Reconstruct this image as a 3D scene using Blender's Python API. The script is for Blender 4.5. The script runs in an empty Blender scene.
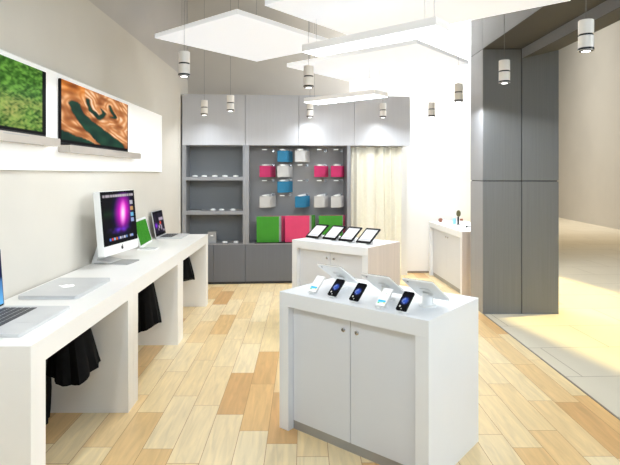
import bpy, math, random
from mathutils import Matrix, Vector, noise
random.seed(7)
R = math.radians
scn = bpy.context.scene
COL = scn.collection
VX, VY, F, EYE = 303.0, 174.0, 519.0, 1.6      # centre of perspective, focal length in pixels, eye height


def at_depth(px, py, Y):
    return Vector(((px - VX) / F * Y, Y, EYE + (VY - py) / F * Y))


def on_height(px, py, z):
    return at_depth(px, py, (EYE - z) * F / (py - VY))


def on_x(px, py, X):
    return at_depth(px, py, X * F / (px - VX))


# ------------------------------------------------------------------ materials
def lin(c):
    if isinstance(c, str):
        c = tuple(int(c[i:i + 2], 16) / 255 for i in (0, 2, 4))
    return tuple(x / 12.92 if x <= .04045 else ((x + .055) / 1.055) ** 2.4 for x in c)


def new_mat(name):
    m = bpy.data.materials.new(name)
    m.use_nodes = True
    nt = m.node_tree
    b = nt.nodes['Principled BSDF']
    return m, nt, b


def N(nt, kind, **kw):
    n = nt.nodes.new(kind)
    for k, v in kw.items():
        setattr(n, k, v)
    return n


def pm(name, col, rough=.5, metal=0.0, var=.04, scale=6.0, spec=.5, emit=0.0, emit_col=None, alpha=1, coat=0, stretch=None):
    m, nt, b = new_mat(name)
    c = lin(col)
    tc = N(nt, 'ShaderNodeTexCoord')
    mp = N(nt, 'ShaderNodeMapping')
    if stretch:
        mp.inputs['Scale'].default_value = stretch
    nz = N(nt, 'ShaderNodeTexNoise')
    nz.inputs['Scale'].default_value = scale
    nz.inputs['Detail'].default_value = 3
    nt.links.new(tc.outputs['Object'], mp.inputs['Vector'])
    nt.links.new(mp.outputs['Vector'], nz.inputs['Vector'])
    cr = N(nt, 'ShaderNodeValToRGB')
    cr.color_ramp.elements[0].position = .3
    cr.color_ramp.elements[1].position = .7
    cr.color_ramp.elements[0].color = tuple(x * (1 - var) for x in c) + (1,)
    cr.color_ramp.elements[1].color = tuple(min(1, x * (1 + var)) for x in c) + (1,)
    nt.links.new(nz.outputs['Fac'], cr.inputs['Fac'])
    nt.links.new(cr.outputs['Color'], b.inputs['Base Color'])
    b.inputs['Roughness'].default_value = rough
    b.inputs['Metallic'].default_value = metal
    b.inputs['Specular IOR Level'].default_value = spec
    b.inputs['Coat Weight'].default_value = coat
    if emit:
        b.inputs['Emission Color'].default_value = lin(emit_col or col) + (1,)
        b.inputs['Emission Strength'].default_value = emit
    return m


def screen_mat(name, strength):
    m, nt, b = new_mat(name)
    a = N(nt, 'ShaderNodeAttribute', attribute_name='picture')
    b.inputs['Base Color'].default_value = (.004, .004, .005, 1)
    b.inputs['Roughness'].default_value = .5
    b.inputs['Specular IOR Level'].default_value = .03
    nt.links.new(a.outputs['Color'], b.inputs['Emission Color'])
    b.inputs['Emission Strength'].default_value = strength
    return m


def wood_floor_mat():
    m, nt, b = new_mat('light oak planks')
    L = nt.links.new

    def math_(op, a, bb=None):
        n = N(nt, 'ShaderNodeMath', operation=op)
        for i, v in enumerate((a, bb)):
            if v is None:
                continue
            if isinstance(v, (int, float)):
                n.inputs[i].default_value = v
            else:
                L(v, n.inputs[i])
        return n.outputs[0]
    g = N(nt, 'ShaderNodeNewGeometry')
    sp = N(nt, 'ShaderNodeSeparateXYZ')
    L(g.outputs['Position'], sp.inputs[0])
    xs = math_('DIVIDE', math_('ADD', sp.outputs['X'], .757 + 20 * .18), .18)
    row = math_('FLOOR', xs)
    fx = math_('SUBTRACT', xs, row)
    wn = N(nt, 'ShaderNodeTexWhiteNoise', noise_dimensions='1D')
    L(row, wn.inputs['W'])
    ys = math_('ADD', math_('DIVIDE', sp.outputs['Y'], .72), math_('MULTIPLY', wn.outputs['Value'], 7.0))
    col = math_('FLOOR', ys)
    fy = math_('SUBTRACT', ys, col)
    cb = N(nt, 'ShaderNodeCombineXYZ')
    L(row, cb.inputs[0]); L(col, cb.inputs[1])
    w2 = N(nt, 'ShaderNodeTexWhiteNoise', noise_dimensions='3D')
    L(cb.outputs[0], w2.inputs['Vector'])
    ramp = N(nt, 'ShaderNodeValToRGB')
    e = ramp.color_ramp.elements
    e[0].position = 0; e[0].color = lin(WOOD[0]) + (1,)
    e[1].position = 1; e[1].color = lin(WOOD[3]) + (1,)
    for p, c in ((.12, WOOD[1]), (.4, WOOD[2])):
        q = e.new(p); q.color = lin(c) + (1,)
    L(w2.outputs['Value'], ramp.inputs['Fac'])
    # grain
    mp = N(nt, 'ShaderNodeMapping')
    mp.inputs['Scale'].default_value = (30, 3.0, 1)
    av = N(nt, 'ShaderNodeVectorMath', operation='ADD')
    sc = N(nt, 'ShaderNodeVectorMath', operation='SCALE')
    sc.inputs['Scale'].default_value = 3.7
    L(cb.outputs[0], sc.inputs[0])
    L(g.outputs['Position'], mp.inputs['Vector'])
    L(mp.outputs[0], av.inputs[0]); L(sc.outputs[0], av.inputs[1])
    nz = N(nt, 'ShaderNodeTexNoise')
    nz.inputs['Scale'].default_value = 1.0; nz.inputs['Detail'].default_value = 5; nz.inputs['Distortion'].default_value = .8
    L(av.outputs[0], nz.inputs['Vector'])
    gr = N(nt, 'ShaderNodeMapRange')
    gr.inputs['From Min'].default_value = .3; gr.inputs['From Max'].default_value = .7
    gr.inputs['To Min'].default_value = .86; gr.inputs['To Max'].default_value = 1.06
    L(nz.outputs['Fac'], gr.inputs['Value'])
    mul = N(nt, 'ShaderNodeMix', data_type='RGBA', blend_type='MULTIPLY')
    mul.inputs['Factor'].default_value = 1
    L(ramp.outputs['Color'], mul.inputs['A']); L(gr.outputs[0], mul.inputs['B'])
    # joints
    j = math_('MAXIMUM', math_('LESS_THAN', fx, .018), math_('LESS_THAN', fy, .005))
    mj = N(nt, 'ShaderNodeMix', data_type='RGBA')
    L(j, mj.inputs['Factor'])
    L(mul.outputs['Result'], mj.inputs['A'])
    mj.inputs['B'].default_value = lin('b88a5a') + (1,)
    L(mj.outputs['Result'], b.inputs['Base Color'])
    b.inputs['Roughness'].default_value = .32
    b.inputs['Specular IOR Level'].default_value = .35
    return m


def tile_mat():
    m, nt, b = new_mat('cream stone tiles')
    L = nt.links.new
    g = N(nt, 'ShaderNodeNewGeometry')
    mp = N(nt, 'ShaderNodeMapping')
    mp.inputs['Location'].default_value = (.25, -.62, 0)
    mp.inputs['Rotation'].default_value = (0, 0, R(-2))
    L(g.outputs['Position'], mp.inputs['Vector'])
    br = N(nt, 'ShaderNodeTexBrick')
    br.offset = .5
    br.inputs['Scale'].default_value = 1
    br.inputs['Brick Width'].default_value = 1.3
    br.inputs['Row Height'].default_value = .68
    br.inputs['Mortar Size'].default_value = .004
    br.inputs['Color1'].default_value = lin('e6decb') + (1,)
    br.inputs['Color2'].default_value = lin('e0d7c2') + (1,)
    br.inputs['Mortar'].default_value = lin('b0a48c') + (1,)
    L(mp.outputs[0], br.inputs['Vector'])
    nz = N(nt, 'ShaderNodeTexNoise'); nz.inputs['Scale'].default_value = 2.5
    L(g.outputs['Position'], nz.inputs['Vector'])
    mr = N(nt, 'ShaderNodeMapRange'); mr.inputs['To Min'].default_value = .94; mr.inputs['To Max'].default_value = 1.04
    L(nz.outputs['Fac'], mr.inputs['Value'])
    mul = N(nt, 'ShaderNodeMix', data_type='RGBA', blend_type='MULTIPLY'); mul.inputs['Factor'].default_value = 1
    L(br.outputs['Color'], mul.inputs['A']); L(mr.outputs[0], mul.inputs['B'])
    L(mul.outputs['Result'], b.inputs['Base Color'])
    b.inputs['Roughness'].default_value = .45
    return m


WOOD = ('dcae76', 'ebc184', 'f6dba8', 'fae6bd')
M = dict(
    wall=pm('warm grey wall paint', 'd6d0c5', .8, var=.02, scale=2),
    back=pm('warm grey back wall paint', 'ddd6cb', .8, var=.02, scale=2),
    cream=pm('cream wall paint', 'efe6d4', .8, var=.015, scale=2),
    white_wall=pm('white wall paint', 'f6f4f0', .8, var=.01, scale=2),
    mallwall=pm('beige hall wall paint', 'bdb3a2', .8, var=.03, scale=1),
    wall_upper=pm('grey upper wall', 'c4bfb9', .85, var=.02, scale=2),
    ceil=pm('grey ceiling paint', 'aaa59f', .85, var=.02, scale=2),
    white=pm('white lacquer', 'f0f2f5', .38, var=.012, scale=3),
    tabwhite=pm('warm white lacquer', 'f6f3ee', .38, var=.012, scale=3),
    door=pm('white cabinet door', 'dfe2e8', .45, var=.012, scale=3),
    warm_end=pm('beige end tone with painted warm light', 'dacec6', .5, var=.05, scale=2, stretch=(14, 14, .8)),  # warm light on the counter ends put into a beige colour
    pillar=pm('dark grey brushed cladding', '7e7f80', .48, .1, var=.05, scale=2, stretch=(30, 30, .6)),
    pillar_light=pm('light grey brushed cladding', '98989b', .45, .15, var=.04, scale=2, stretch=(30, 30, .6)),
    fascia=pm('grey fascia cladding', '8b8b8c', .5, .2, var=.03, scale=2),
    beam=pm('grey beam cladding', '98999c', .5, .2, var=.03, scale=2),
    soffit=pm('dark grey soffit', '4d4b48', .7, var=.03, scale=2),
    core=pm('black joint core', '1c1c1c', .8),
    cab_top=pm('light silver cupboard laminate', 'cdcdd1', .38, .1, var=.02, scale=2, stretch=(20, 20, .6)),
    cab=pm('silver grey cabinet laminate', '9d9da0', .4, .3, var=.03, scale=2, stretch=(20, 20, .6)),
    cab_low=pm('mid grey cabinet laminate', '6c6f76', .5, .1, var=.03, scale=2, stretch=(20, 20, .6)),
    cab_in=pm('grey cabinet interior', '84878a', .55, .1, var=.04, scale=2),
    peg_in=pm('grey peg wall', 'a2a2a3', .55, .1, var=.05, scale=2),
    plinth=pm('dark plinth', '3a3b3e', .6),
    chrome=pm('satin chrome', 'c8c8c8', .25, 1, var=.03),
    alu=pm('brushed aluminium', 'd6d6d6', .4, .2, var=.03, scale=8),
    alu_dark=pm('grey aluminium', 'a8a7a5', .4, .3, var=.03, scale=8),
    warm_silver=pm('warm silver metal', 'bdb4aa', .4, .3, var=.03, scale=8),
    black=pm('black plastic', '0c0c0d', .35, var=.1),
    bezel=pm('black glass bezel', '060607', .3, var=.1, spec=.15),
    key=pm('dark grey key caps', '4a4a4c', .5),
    dwhite=pm('white plastic', 'f4f4f2', .35, var=.01),
    cloth=pm('black cloth', '0a0a0b', .9, var=.3, scale=20, spec=.15),
    curtain=pm('cream curtain fabric', 'f3efe0', .85, var=.03, scale=30, spec=.2),
    lamp_body=pm('off white lamp metal', 'f2ece4', .4, .05, var=.02),
    panel=pm('white panel edge with added glow', 'f6f4f0', .7, var=.01, emit=.25, emit_col='f6faff'),  # weak emission added so the panel sides look brighter
    box_body=pm('white light box side with added glow', 'f2f0ee', .5, var=.01, emit=.10, emit_col='fffdfa'),  # slight emission added to lift the box sides
    cable=pm('grey steel cable', '8c8883', .5, .3),
    grey=pm('grey cardboard', 'a2a2a2', .7),
    blue=pm('turquoise blue card', '0f6f96', .5, var=.06),
    pink=pm('magenta pink card', 'b8145a', .5, var=.06),
    lpink=pm('light grey card', 'bfbdbb', .5, var=.03),
    green=pm('grass green leatherette', '368f1a', .5, var=.05),
    rose=pm('rose pink leatherette', 'd83a6a', .5, var=.05),
    strip=pm('metal floor strip', '9a9186', .4, .5),
    skirting=pm('brown skirting strip', '8c8072', .6),
    brown=pm('red brown bristles', '8a5a48', .8),
    cyan=pm('pale blue glass', '9cd8f4', .25),
    olive=pm('olive brown mirror', '6a6440', .4, 0.0),
    red=pm('russet lid', '93583a', .5),
)
M['wood'] = wood_floor_mat()
M['tile'] = tile_mat()
M['glow_panel'] = pm('lit ceiling panel diffuser', 'fbf8f2', .6, var=.005, emit=.36, emit_col='d2e4ff')
M['glow_box'] = pm('lit light box diffuser', 'ffffff', .5, var=.005, emit=5, emit_col='f2f8ff')
M['glow_wall'] = pm('backlit wall panel', 'f6f5f2', .6, var=.005, emit=.16, emit_col='fffdf8')
M['lens'] = pm('lit spotlight lens', 'ffffff', .3, emit=4.0)
M['scr'] = screen_mat('lit screen', .95)
M['scr_wall'] = screen_mat('lit wall display', .9)
M['mark_lit'] = pm('white lit emblem', 'ffffff', .4, emit=.5)


# ------------------------------------------------------------------ mesh helpers
class MB:
    def __init__(s, T=None):
        s.v = []; s.f = []; s.T = T or Matrix.Identity(4)

    def add(s, vs, fs):
        o = len(s.v)
        s.v += [s.T @ Vector(p) for p in vs]
        s.f += [tuple(i + o for i in f) for f in fs]
        return s

    def box(s, x0, x1, y0, y1, z0, z1):
        vs = [(x, y, z) for z in (z0, z1) for y in (y0, y1) for x in (x0, x1)]
        return s.add(vs, [(0, 2, 3, 1), (4, 5, 7, 6), (0, 1, 5, 4), (2, 6, 7, 3), (0, 4, 6, 2), (1, 3, 7, 5)])

    def prism(s, pts, h0, h1, axis='z'):
        """pts: 2D outline, extruded along axis from h0 to h1 (x: pts are y,z; y: pts are x,z; z: pts are x,y)."""
        def P(a, b, h):
            return {'x': (h, a, b), 'y': (a, h, b), 'z': (a, b, h)}[axis]
        n = len(pts)
        vs = [P(a, b, h0) for a, b in pts] + [P(a, b, h1) for a, b in pts]
        fs = [tuple(range(n))[::-1], tuple(range(n, 2 * n))] + [(i, (i + 1) % n, (i + 1) % n + n, i + n) for i in range(n)]
        return s.add(vs, fs)

    def rplate(s, w0, w1, a0, a1, h0, h1, r, axis='z', seg=5):
        pts = []
        for cx, cy, st in ((w1 - r, a1 - r, 0), (w0 + r, a1 - r, 90), (w0 + r, a0 + r, 180), (w1 - r, a0 + r, 270)):
            for k in range(seg + 1):
                t = R(st + 90 * k / seg)
                pts.append((cx + r * math.cos(t), cy + r * math.sin(t)))
        return s.prism(pts, h0, h1, axis)

    def tube(s, p0, p1, r, n=8, r1=None):
        p0, p1 = Vector(p0), Vector(p1)
        d = (p1 - p0).normalized()
        a = d.orthogonal().normalized(); b = d.cross(a)
        r1 = r if r1 is None else r1
        vs = [p + rr * (math.cos(2 * math.pi * k / n) * a + math.sin(2 * math.pi * k / n) * b) for p, rr in ((p0, r), (p1, r1)) for k in range(n)]
        return s.add(vs, [tuple(range(n))[::-1], tuple(range(n, 2 * n))] + [(k, (k + 1) % n, (k + 1) % n + n, k + n) for k in range(n)])

    def lathe(s, prof, c=(0, 0, 0), n=24):
        """prof: (radius, z) from bottom to top, capped at both ends."""
        m = len(prof)
        vs = [(c[0] + r * math.cos(2 * math.pi * k / n), c[1] + r * math.sin(2 * math.pi * k / n), c[2] + z) for r, z in prof for k in range(n)]
        fs = [(j * n + k, j * n + (k + 1) % n, (j + 1) * n + (k + 1) % n, (j + 1) * n + k) for j in range(m - 1) for k in range(n)]
        fs += [tuple(range(n))[::-1], tuple((m - 1) * n + k for k in range(n))]
        return s.add(vs, fs)

    def ball(s, c, r, sx=1, sy=1, sz=1, n=16, m=10):
        prof = [(max(1e-4, math.sin(math.pi * j / m)) * r, -math.cos(math.pi * j / m) * r) for j in range(m + 1)]
        vs = [(c[0] + sx * q * math.cos(2 * math.pi * k / n), c[1] + sy * q * math.sin(2 * math.pi * k / n), c[2] + sz * z) for q, z in prof for k in range(n)]
        fs = [(j * n + k, j * n + (k + 1) % n, (j + 1) * n + (k + 1) % n, (j + 1) * n + k) for j in range(m) for k in range(n)]
        return s.add(vs, fs)

    def build(s, name, mat, parent=None, bevel=0, smooth=False):
        me = bpy.data.meshes.new(name)
        me.from_pydata([tuple(p) for p in s.v], [], s.f)
        me.update()
        me.materials.append(mat)
        o = bpy.data.objects.new(name, me)
        COL.objects.link(o)
        if parent is not None:
            o.parent = parent
        if smooth:
            for p in me.polygons:
                p.use_smooth = True
            me.set_sharp_from_angle(angle=R(40))
        if bevel:
            b = o.modifiers.new('edge', 'BEVEL')
            b.width = bevel; b.segments = 2; b.limit_method = 'ANGLE'
        return o


def tag(o, label, cat, group=None, kind=None):
    o['label'] = label; o['category'] = cat
    if group: o['group'] = group
    if kind: o['kind'] = kind
    return o


def thing(name, label, cat, loc, rz=0, group=None):
    o = bpy.data.objects.new(name, None)
    o.empty_display_size = .1
    COL.objects.link(o)
    o.location = loc; o.rotation_euler = (0, 0, rz)
    return tag(o, label, cat, group)


def struct(o):
    o['kind'] = 'structure'
    return o


KIDS = {}


def copy_tree(o, parent=None):
    c = o.copy(); COL.objects.link(c)
    if parent is not None:
        c.parent = parent
    for ch in [q for q in COL.objects if q.parent == o]:
        copy_tree(ch, c)
    return c


def dup(root, loc, label, rz=None, group=None):
    c = copy_tree(root)
    c.location = loc
    if rz is not None: c.rotation_euler = (0, 0, rz)
    c['label'] = label
    if group: c['group'] = group
    return c


def picture(name, mat, fn, x0, x1, z0, z1, y, nx, ny, parent, T=None):
    """A screen in the xz plane facing -y; fn(u, v) gives the sRGB colour at u (left to right), v (top to bottom)."""
    T = T or Matrix.Identity(4)
    vs = [T @ Vector((x0 + (x1 - x0) * i / nx, y, z1 + (z0 - z1) * j / ny)) for j in range(ny + 1) for i in range(nx + 1)]
    fs = [(j * (nx + 1) + i, (j + 1) * (nx + 1) + i, (j + 1) * (nx + 1) + i + 1, j * (nx + 1) + i + 1) for j in range(ny) for i in range(nx)]
    me = bpy.data.meshes.new(name)
    me.from_pydata([tuple(v) for v in vs], [], fs)
    at = me.color_attributes.new('picture', 'FLOAT_COLOR', 'POINT')
    for j in range(ny + 1):
        for i in range(nx + 1):
            c = fn(i / nx, j / ny)
            at.data[j * (nx + 1) + i].color = lin(tuple(min(1, max(0, q)) for q in c)) + (1,)
    me.materials.append(mat)
    o = bpy.data.objects.new(name, me)
    COL.objects.link(o)
    o.parent = parent
    return o


def mix(a, b, t):
    t = min(1, max(0, t))
    return tuple(x + (y - x) * t for x, y in zip(a, b))


def hexc(h):
    return tuple(int(h[i:i + 2], 16) / 255 for i in (0, 2, 4))


def seg_d(p, a, b):
    ax, ay = a; bx, by = b
    t = ((p[0] - ax) * (bx - ax) + (p[1] - ay) * (by - ay)) / ((bx - ax) ** 2 + (by - ay) ** 2)
    t = min(1, max(0, t))
    return math.hypot(p[0] - ax - t * (bx - ax), p[1] - ay - t * (by - ay)), t


# ------------------------------------------------------------------ the setting
WX = -1.765                                     # left wall
PX, PY = 2.057, 5.93                            # near left corner of the pillar
CT = R(4.0)                                     # the back cabinets stand slightly askew
C0 = Vector((-1.744, 7.48, 0))
CEX = Vector((math.cos(CT), math.sin(CT), 0)); CEY = Vector((-math.sin(CT), math.cos(CT), 0))


def cab(px, py, v=0.0):
    d = Vector(((px - VX) / F, 1, 0))
    t = (v + C0.dot(CEY)) / d.dot(CEY)
    p = d * t - C0
    return p.dot(CEX), EYE + (VY - py) / F * t


H_SHOP = 4.6
struct(MB().box(WX, PX, -1.2, 8.4, -.06, 0).box(PX, 3.2, 6.36, 8.4, -.06, 0).build('floor', M['wood']))
struct(MB().box(PX + .012, 12, -1.2, PY, -.06, 0).box(2.92, 12, PY, 6.36, -.06, 0).box(3.2, 12, 6.36, 8.4, -.06, 0).box(2.0, 12, 8.4, 34, -.06, 0).build('floor', M['tile']))
struct(MB().box(PX - .001, PX + .013, -1.2, PY, -.05, .003).build('trim_1', M['strip']))
struct(MB().box(WX - .12, WX, -1.2, 8.6, 0, 3.03).build('wall_left', M['wall']))
struct(MB().box(WX - .12, WX - .006, -1.2, 8.6, 3.03, H_SHOP).build('wall_left', M['wall_upper']))  # upper part of the left wall, greyer colour, slightly set back
# back wall behind the cabinets, askew like them
bw = MB(Matrix.Translation(C0) @ Matrix.Rotation(CT, 4, 'Z'))
u_end = cab(349.5, 80, .50)[0]
bw.box(.01, u_end, .48, .58, 0, H_SHOP)
struct(bw.build('wall_back', M['back']))
struct(MB().box(.45, 1.65, 8.20, 8.9, 0, H_SHOP).build('wall_back', M['white_wall']))
struct(MB().box(1.65, 3.2, 8.4, 8.9, 0, H_SHOP).build('wall_right', M['white_wall']))
struct(MB().box(1.652, 3.19, 8.385, 8.4, 0, .03).build('baseboard_back', M['skirting']))
struct(MB().box(WX, PX + .3, -1.2, 8.6, H_SHOP, H_SHOP + .1).build('ceiling', M['ceil']))
mw = [(9.1 + .073 * (y - 14.9), y) for y in (-1.2, 34)]
struct(MB().prism([mw[0], (mw[0][0] + .2, -1.2), (mw[1][0] + .2, 34), mw[1]], 0, 9).build('wall_right', M['mallwall']))
struct(MB().box(1.5, 10.5, 34, 34.2, 0, 9).build('wall_back', M['mallwall']))
struct(MB().box(PX + .3, 12, -1.2, 34, 9, 9.1).build('ceiling', M['ceil']))

# pillar and beam -------------------------------------------------------------
pil = thing('pillar', 'dark grey pillar clad in large metal panels at the edge of the wooden floor', 'pillar', (PX, PY, 0))
ZS, ZB = 1.52, 3.03
MB().box(.012, .851, .012, .43, 0, ZB).build('core', M['core'], pil)
g = .005
for x0, x1 in ((0, .443), (.443, .863)):
    for z0, z1 in ((0, ZS), (ZS, ZB)):
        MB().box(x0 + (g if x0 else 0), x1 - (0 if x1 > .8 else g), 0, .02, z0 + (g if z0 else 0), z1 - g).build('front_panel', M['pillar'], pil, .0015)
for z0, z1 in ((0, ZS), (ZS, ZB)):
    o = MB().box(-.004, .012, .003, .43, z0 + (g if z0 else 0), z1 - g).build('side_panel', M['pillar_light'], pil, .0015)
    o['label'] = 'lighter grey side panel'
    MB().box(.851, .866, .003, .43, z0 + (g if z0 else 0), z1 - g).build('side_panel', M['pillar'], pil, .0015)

beam = thing('overhead_beam', 'grey boxed beam running overhead from the pillar top', 'beam', (PX, PY, ZB))
for y0, y1 in ((0, .43), (-.63, 0), (-1.55, -.63), (-2.6, -1.55), (-4.2, -2.6), (-6.4, -4.2)):
    MB().box(-.004, .02, y0 + .004, y1 - .004, 0 + .003, H_SHOP - ZB - .03).build('fascia_panel', M['fascia'], beam)
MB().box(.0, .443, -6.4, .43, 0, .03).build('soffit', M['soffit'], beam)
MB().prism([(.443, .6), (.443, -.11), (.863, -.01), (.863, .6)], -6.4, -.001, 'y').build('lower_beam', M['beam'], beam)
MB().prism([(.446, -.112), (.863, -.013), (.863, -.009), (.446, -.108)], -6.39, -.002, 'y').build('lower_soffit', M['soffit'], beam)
MB().box(.02, .863, -6.38, .42, .03, H_SHOP - ZB - .03).build('core', M['beam'], beam)


# ------------------------------------------------------------------ white tables along the left wall
TX0, TX1, TZ = WX + .012, -1.17, .86
tabs = [((2.23, 3.578), .13, .102), ((3.580, 4.96), .10, .11), ((4.962, 6.39), .10, .13)]
tl = ['white table at the near end of the row along the grey wall', 'white middle table of the wall row, under the big desktop computer',
      'white table at the far end of the wall row, beside the grey shelf unit']
for (yy, ln, lf), lab in zip(tabs, tl):
    t = thing('display_table', lab, 'table', (TX0, yy[0], 0), 0, 'white tables along the wall')
    w, d = TX1 - TX0, yy[1] - yy[0]
    MB().box(0, w, 0, d, TZ - .105, TZ).build('tabletop', M['tabwhite'], t, .001)
    MB().box(0, w, 0, ln, 0, TZ - .105).build('leg', M['tabwhite'], t, .0005)
    MB().box(0, w, d - lf, d, 0, TZ - .105).build('leg', M['tabwhite'], t, .0005)


def cloth_bag(name, label, cx, y0, y1, zb, seed, tipx=.0):
    rings, n = 9, 40
    vs, fs = [], []
    zt = TZ - .106
    for j in range(rings + 1):
        t = j / rings
        z = zt + (zb - zt) * t
        cy = (y0 + y1) / 2
        rx = .055 + .075 * t ** .7
        ry = (y1 - y0) / 2 * (.55 + .45 * t ** .6)
        for k in range(n):
            a = 2 * math.pi * k / n
            w = 1 + .10 * t * math.sin(7 * a + seed) + .05 * t * math.sin(13 * a + 2 * seed)
            ca, sa = math.cos(a), math.sin(a)
            q = (abs(ca) ** 3 + abs(sa) ** 3) ** (-1 / 3)
            zz = z + (.03 * t * math.sin(2 * a + seed) if j == rings else 0)
            vs.append((cx + tipx * t + rx * ca * q * w, cy + ry * sa * q * w, zz))
    for j in range(rings):
        for k in range(n):
            fs.append((j * n + k, (j + 1) * n + k, (j + 1) * n + (k + 1) % n, j * n + (k + 1) % n))
    fs.append(tuple(range(n))); fs.append(tuple(rings * n + k for k in range(n))[::-1])
    m = MB(); m.add(vs, fs)
    return tag(m.build(name, M['cloth'], None, 0, True), label, 'bag', 'black cloth bags under the tables')


cloth_bag('cloth_bag', 'black cloth bag hanging under the nearest white table', -1.46, 3.10, 3.42, .36, 1.0, .03)
cloth_bag('cloth_bag', 'black cloth bag hanging under the middle white table', -1.44, 4.48, 4.80, .25, 2.2, .02)
cloth_bag('cloth_bag', 'black cloth bag hanging under the farthest white table', -1.44, 5.95, 6.22, .37, 3.1, .02)
# black drape down to the floor behind the nearest bag
vs, fs = [], []
n, m_ = 48, 8
for j in range(m_ + 1):
    for k in range(n + 1):
        y = 2.37 + (3.40 - 2.37) * k / n
        vs.append((-1.64 + .018 * math.sin(k * .9) * (.4 + .6 * j / m_), y + .01 * math.sin(j * 1.3), .012 + (.742) * (1 - j / m_)))
for j in range(m_):
    for k in range(n):
        a = j * (n + 1) + k
        fs.append((a, a + n + 1, a + n + 2, a + 1))
q = MB(); q.add(vs, fs)
dr = tag(q.build('cloth_drape', M['cloth'], None, 0, True), 'long black cloth drape reaching the floor under the nearest white table', 'cloth')
so = dr.modifiers.new('thick', 'SOLIDIFY'); so.thickness = .006


# ------------------------------------------------------------------ pictures on screens
def grass_pic(u, v):
    if u > .965 or v > .955: return (.02, .015, .012)
    a = noise.noise(Vector((u * 24 + v * 12, v * 16 - u * 9, 1.3)))
    b = noise.noise(Vector((u * 48 + v * 26, v * 24 - u * 18, 7.1)))
    c = noise.noise(Vector((u * 4, v * 4, 3.3)))
    g_ = mix(hexc('2a5614'), hexc('6ca23e'), .5 + 1.0 * a + .6 * b)
    yel = .25 + .9 * c + .5 * (v - .4) + .5 * b
    g_ = mix(g_, hexc('b4ac60'), max(0, yel - .15) * .95)
    return mix(g_, hexc('1c3a0c'), max(0, -b - .1) * 1.2)


RIVER = [((.17, .36), (.24, .52), .055, .05), ((.24, .52), (.38, .66), .05, .075), ((.38, .66), (.56, .82), .075, .10), ((.56, .82), (.8, .98), .10, .10),
         ((.33, .20), (.38, .36), .022, .03), ((.38, .36), (.50, .46), .03, .04), ((.50, .46), (.58, .36), .04, .03), ((.58, .36), (.52, .28), .025, .01),
         ((.66, .18), (.76, .36), .02, .035), ((.76, .36), (.68, .38), .035, .01)]


def canyon_pic(u, v):
    if u < .022 or u > .985 or v > .955: return (.03, .02, .015)
    w = (u + .02 * noise.noise(Vector((u * 9, v * 9, 2))), v + .02 * noise.noise(Vector((u * 9, v * 9, 8))))
    dmin = 9
    for a, b, r0, r1 in RIVER:
        d, t = seg_d(w, a, b)
        dmin = min(dmin, d - (1.35 if r1 > .045 else .95) * (r0 + (r1 - r0) * t))
    low = w[1] - (.80 + .33 * w[0]) if w[0] < .55 else -1
    dmin = min(dmin, -low if w[0] < .62 else 9)
    if dmin < 0:
        return mix(hexc('0e2f24'), hexc('1c4632'), .5 + noise.noise(Vector((u * 8, v * 8, 4))))
    s = .5 + .5 * math.sin(dmin * 85 + 6 * noise.noise(Vector((u * 5, v * 5, 6))))
    nn = .5 + .8 * noise.noise(Vector((u * 7, v * 11, 5.5)))
    c = mix(hexc('b8662c'), hexc('f4c494'), .25 + .95 * s * nn)
    c = mix(c, hexc('f0d8c0'), max(0, s * nn - .55) * 1.6)
    c = mix(c, hexc('e07818'), max(0, .28 - v) * 2.4 if u < .3 else 0)
    c = mix(c, hexc('6e3412'), max(0, .55 - nn) * 1.3)
    return mix(c, hexc('5a2c10'), max(0, .02 - dmin) * 30 if dmin < .02 else 0)


def aurora_pic(u, v):
    if u < .035 or u > .965 or v < .03 or v > .965: return (.015, .015, .02)
    if .055 < v < .095: return mix(hexc('b8b0b8'), hexc('30282c'), abs(noise.noise(Vector((u * 14, 0, 0)))))
    c = (.02, .02, .035)
    if u < .45: c = mix(c, hexc('16321a'), max(0, 1 - abs(v - .42) / .12) * .8)
    x, y = u - (.60 - .12 * (v - .4)), v - .40
    d = math.hypot(x / .25, y / .38)
    c = mix(c, hexc('3018a0'), max(0, 1.55 - d) * .55)
    c = mix(c, hexc('d818b8'), max(0, 1.18 - d) * 1.25)
    d2 = math.hypot(x / .10, (y - .03) / .26)
    c = mix(c, hexc('ffd8fa'), max(0, 1.1 - d2) * 1.1)
    d3 = math.hypot((u - .45) / .36, (v - .74) / .085)
    c = mix(c, hexc('6a32d0'), max(0, 1.1 - d3) * (.6 + noise.noise(Vector((u * 9, v * 14, 2)))))
    if .84 < u < .93:
        k = (v - .18) / .12
        if 0 <= k < 4 and .15 < k % 1 < .8: c = mix(c, [hexc('c8c8d0'), hexc('d8a868'), hexc('7ac8f0'), hexc('a8b8e8')][int(k)], .85)
    if .885 < v < .935 and .14 < u < .86:
        k = int((u - .14) / .06)
        if (u - .14) / .06 % 1 > .2: c = [hexc('5080d8'), hexc('d84838'), hexc('90b8e8'), hexc('d86828'), hexc('3858c8'), hexc('c8c8c8'), hexc('8890a8'), hexc('d0d0d8'), hexc('6888c0'), hexc('202028'), hexc('a8a8b0'), hexc('88a0d8')][k]
    return c


def dark_ui_pic(u, v):
    if u < .05 or u > .95 or v < .05 or v > .95: return (.02, .02, .02)
    c = mix(hexc('15131c'), hexc('2a2434'), .5 + noise.noise(Vector((u * 4, v * 4, 0))))
    c = mix(c, hexc('8030d8'), max(0, 1 - math.hypot((u - .16) / .22, (v - .58) / .16)) * 1.2)
    r = noise.noise(Vector((round(u * 9) * 3.1, round(v * 9) * 2.3, 9)))
    if u > .3 and .25 < v < .9 and r > .18: c = mix(c, hexc('c8b8c8'), .8)
    if abs(u - .62) < .07 and abs(v - .5) < .05: c = hexc('d84838')
    return c


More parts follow.
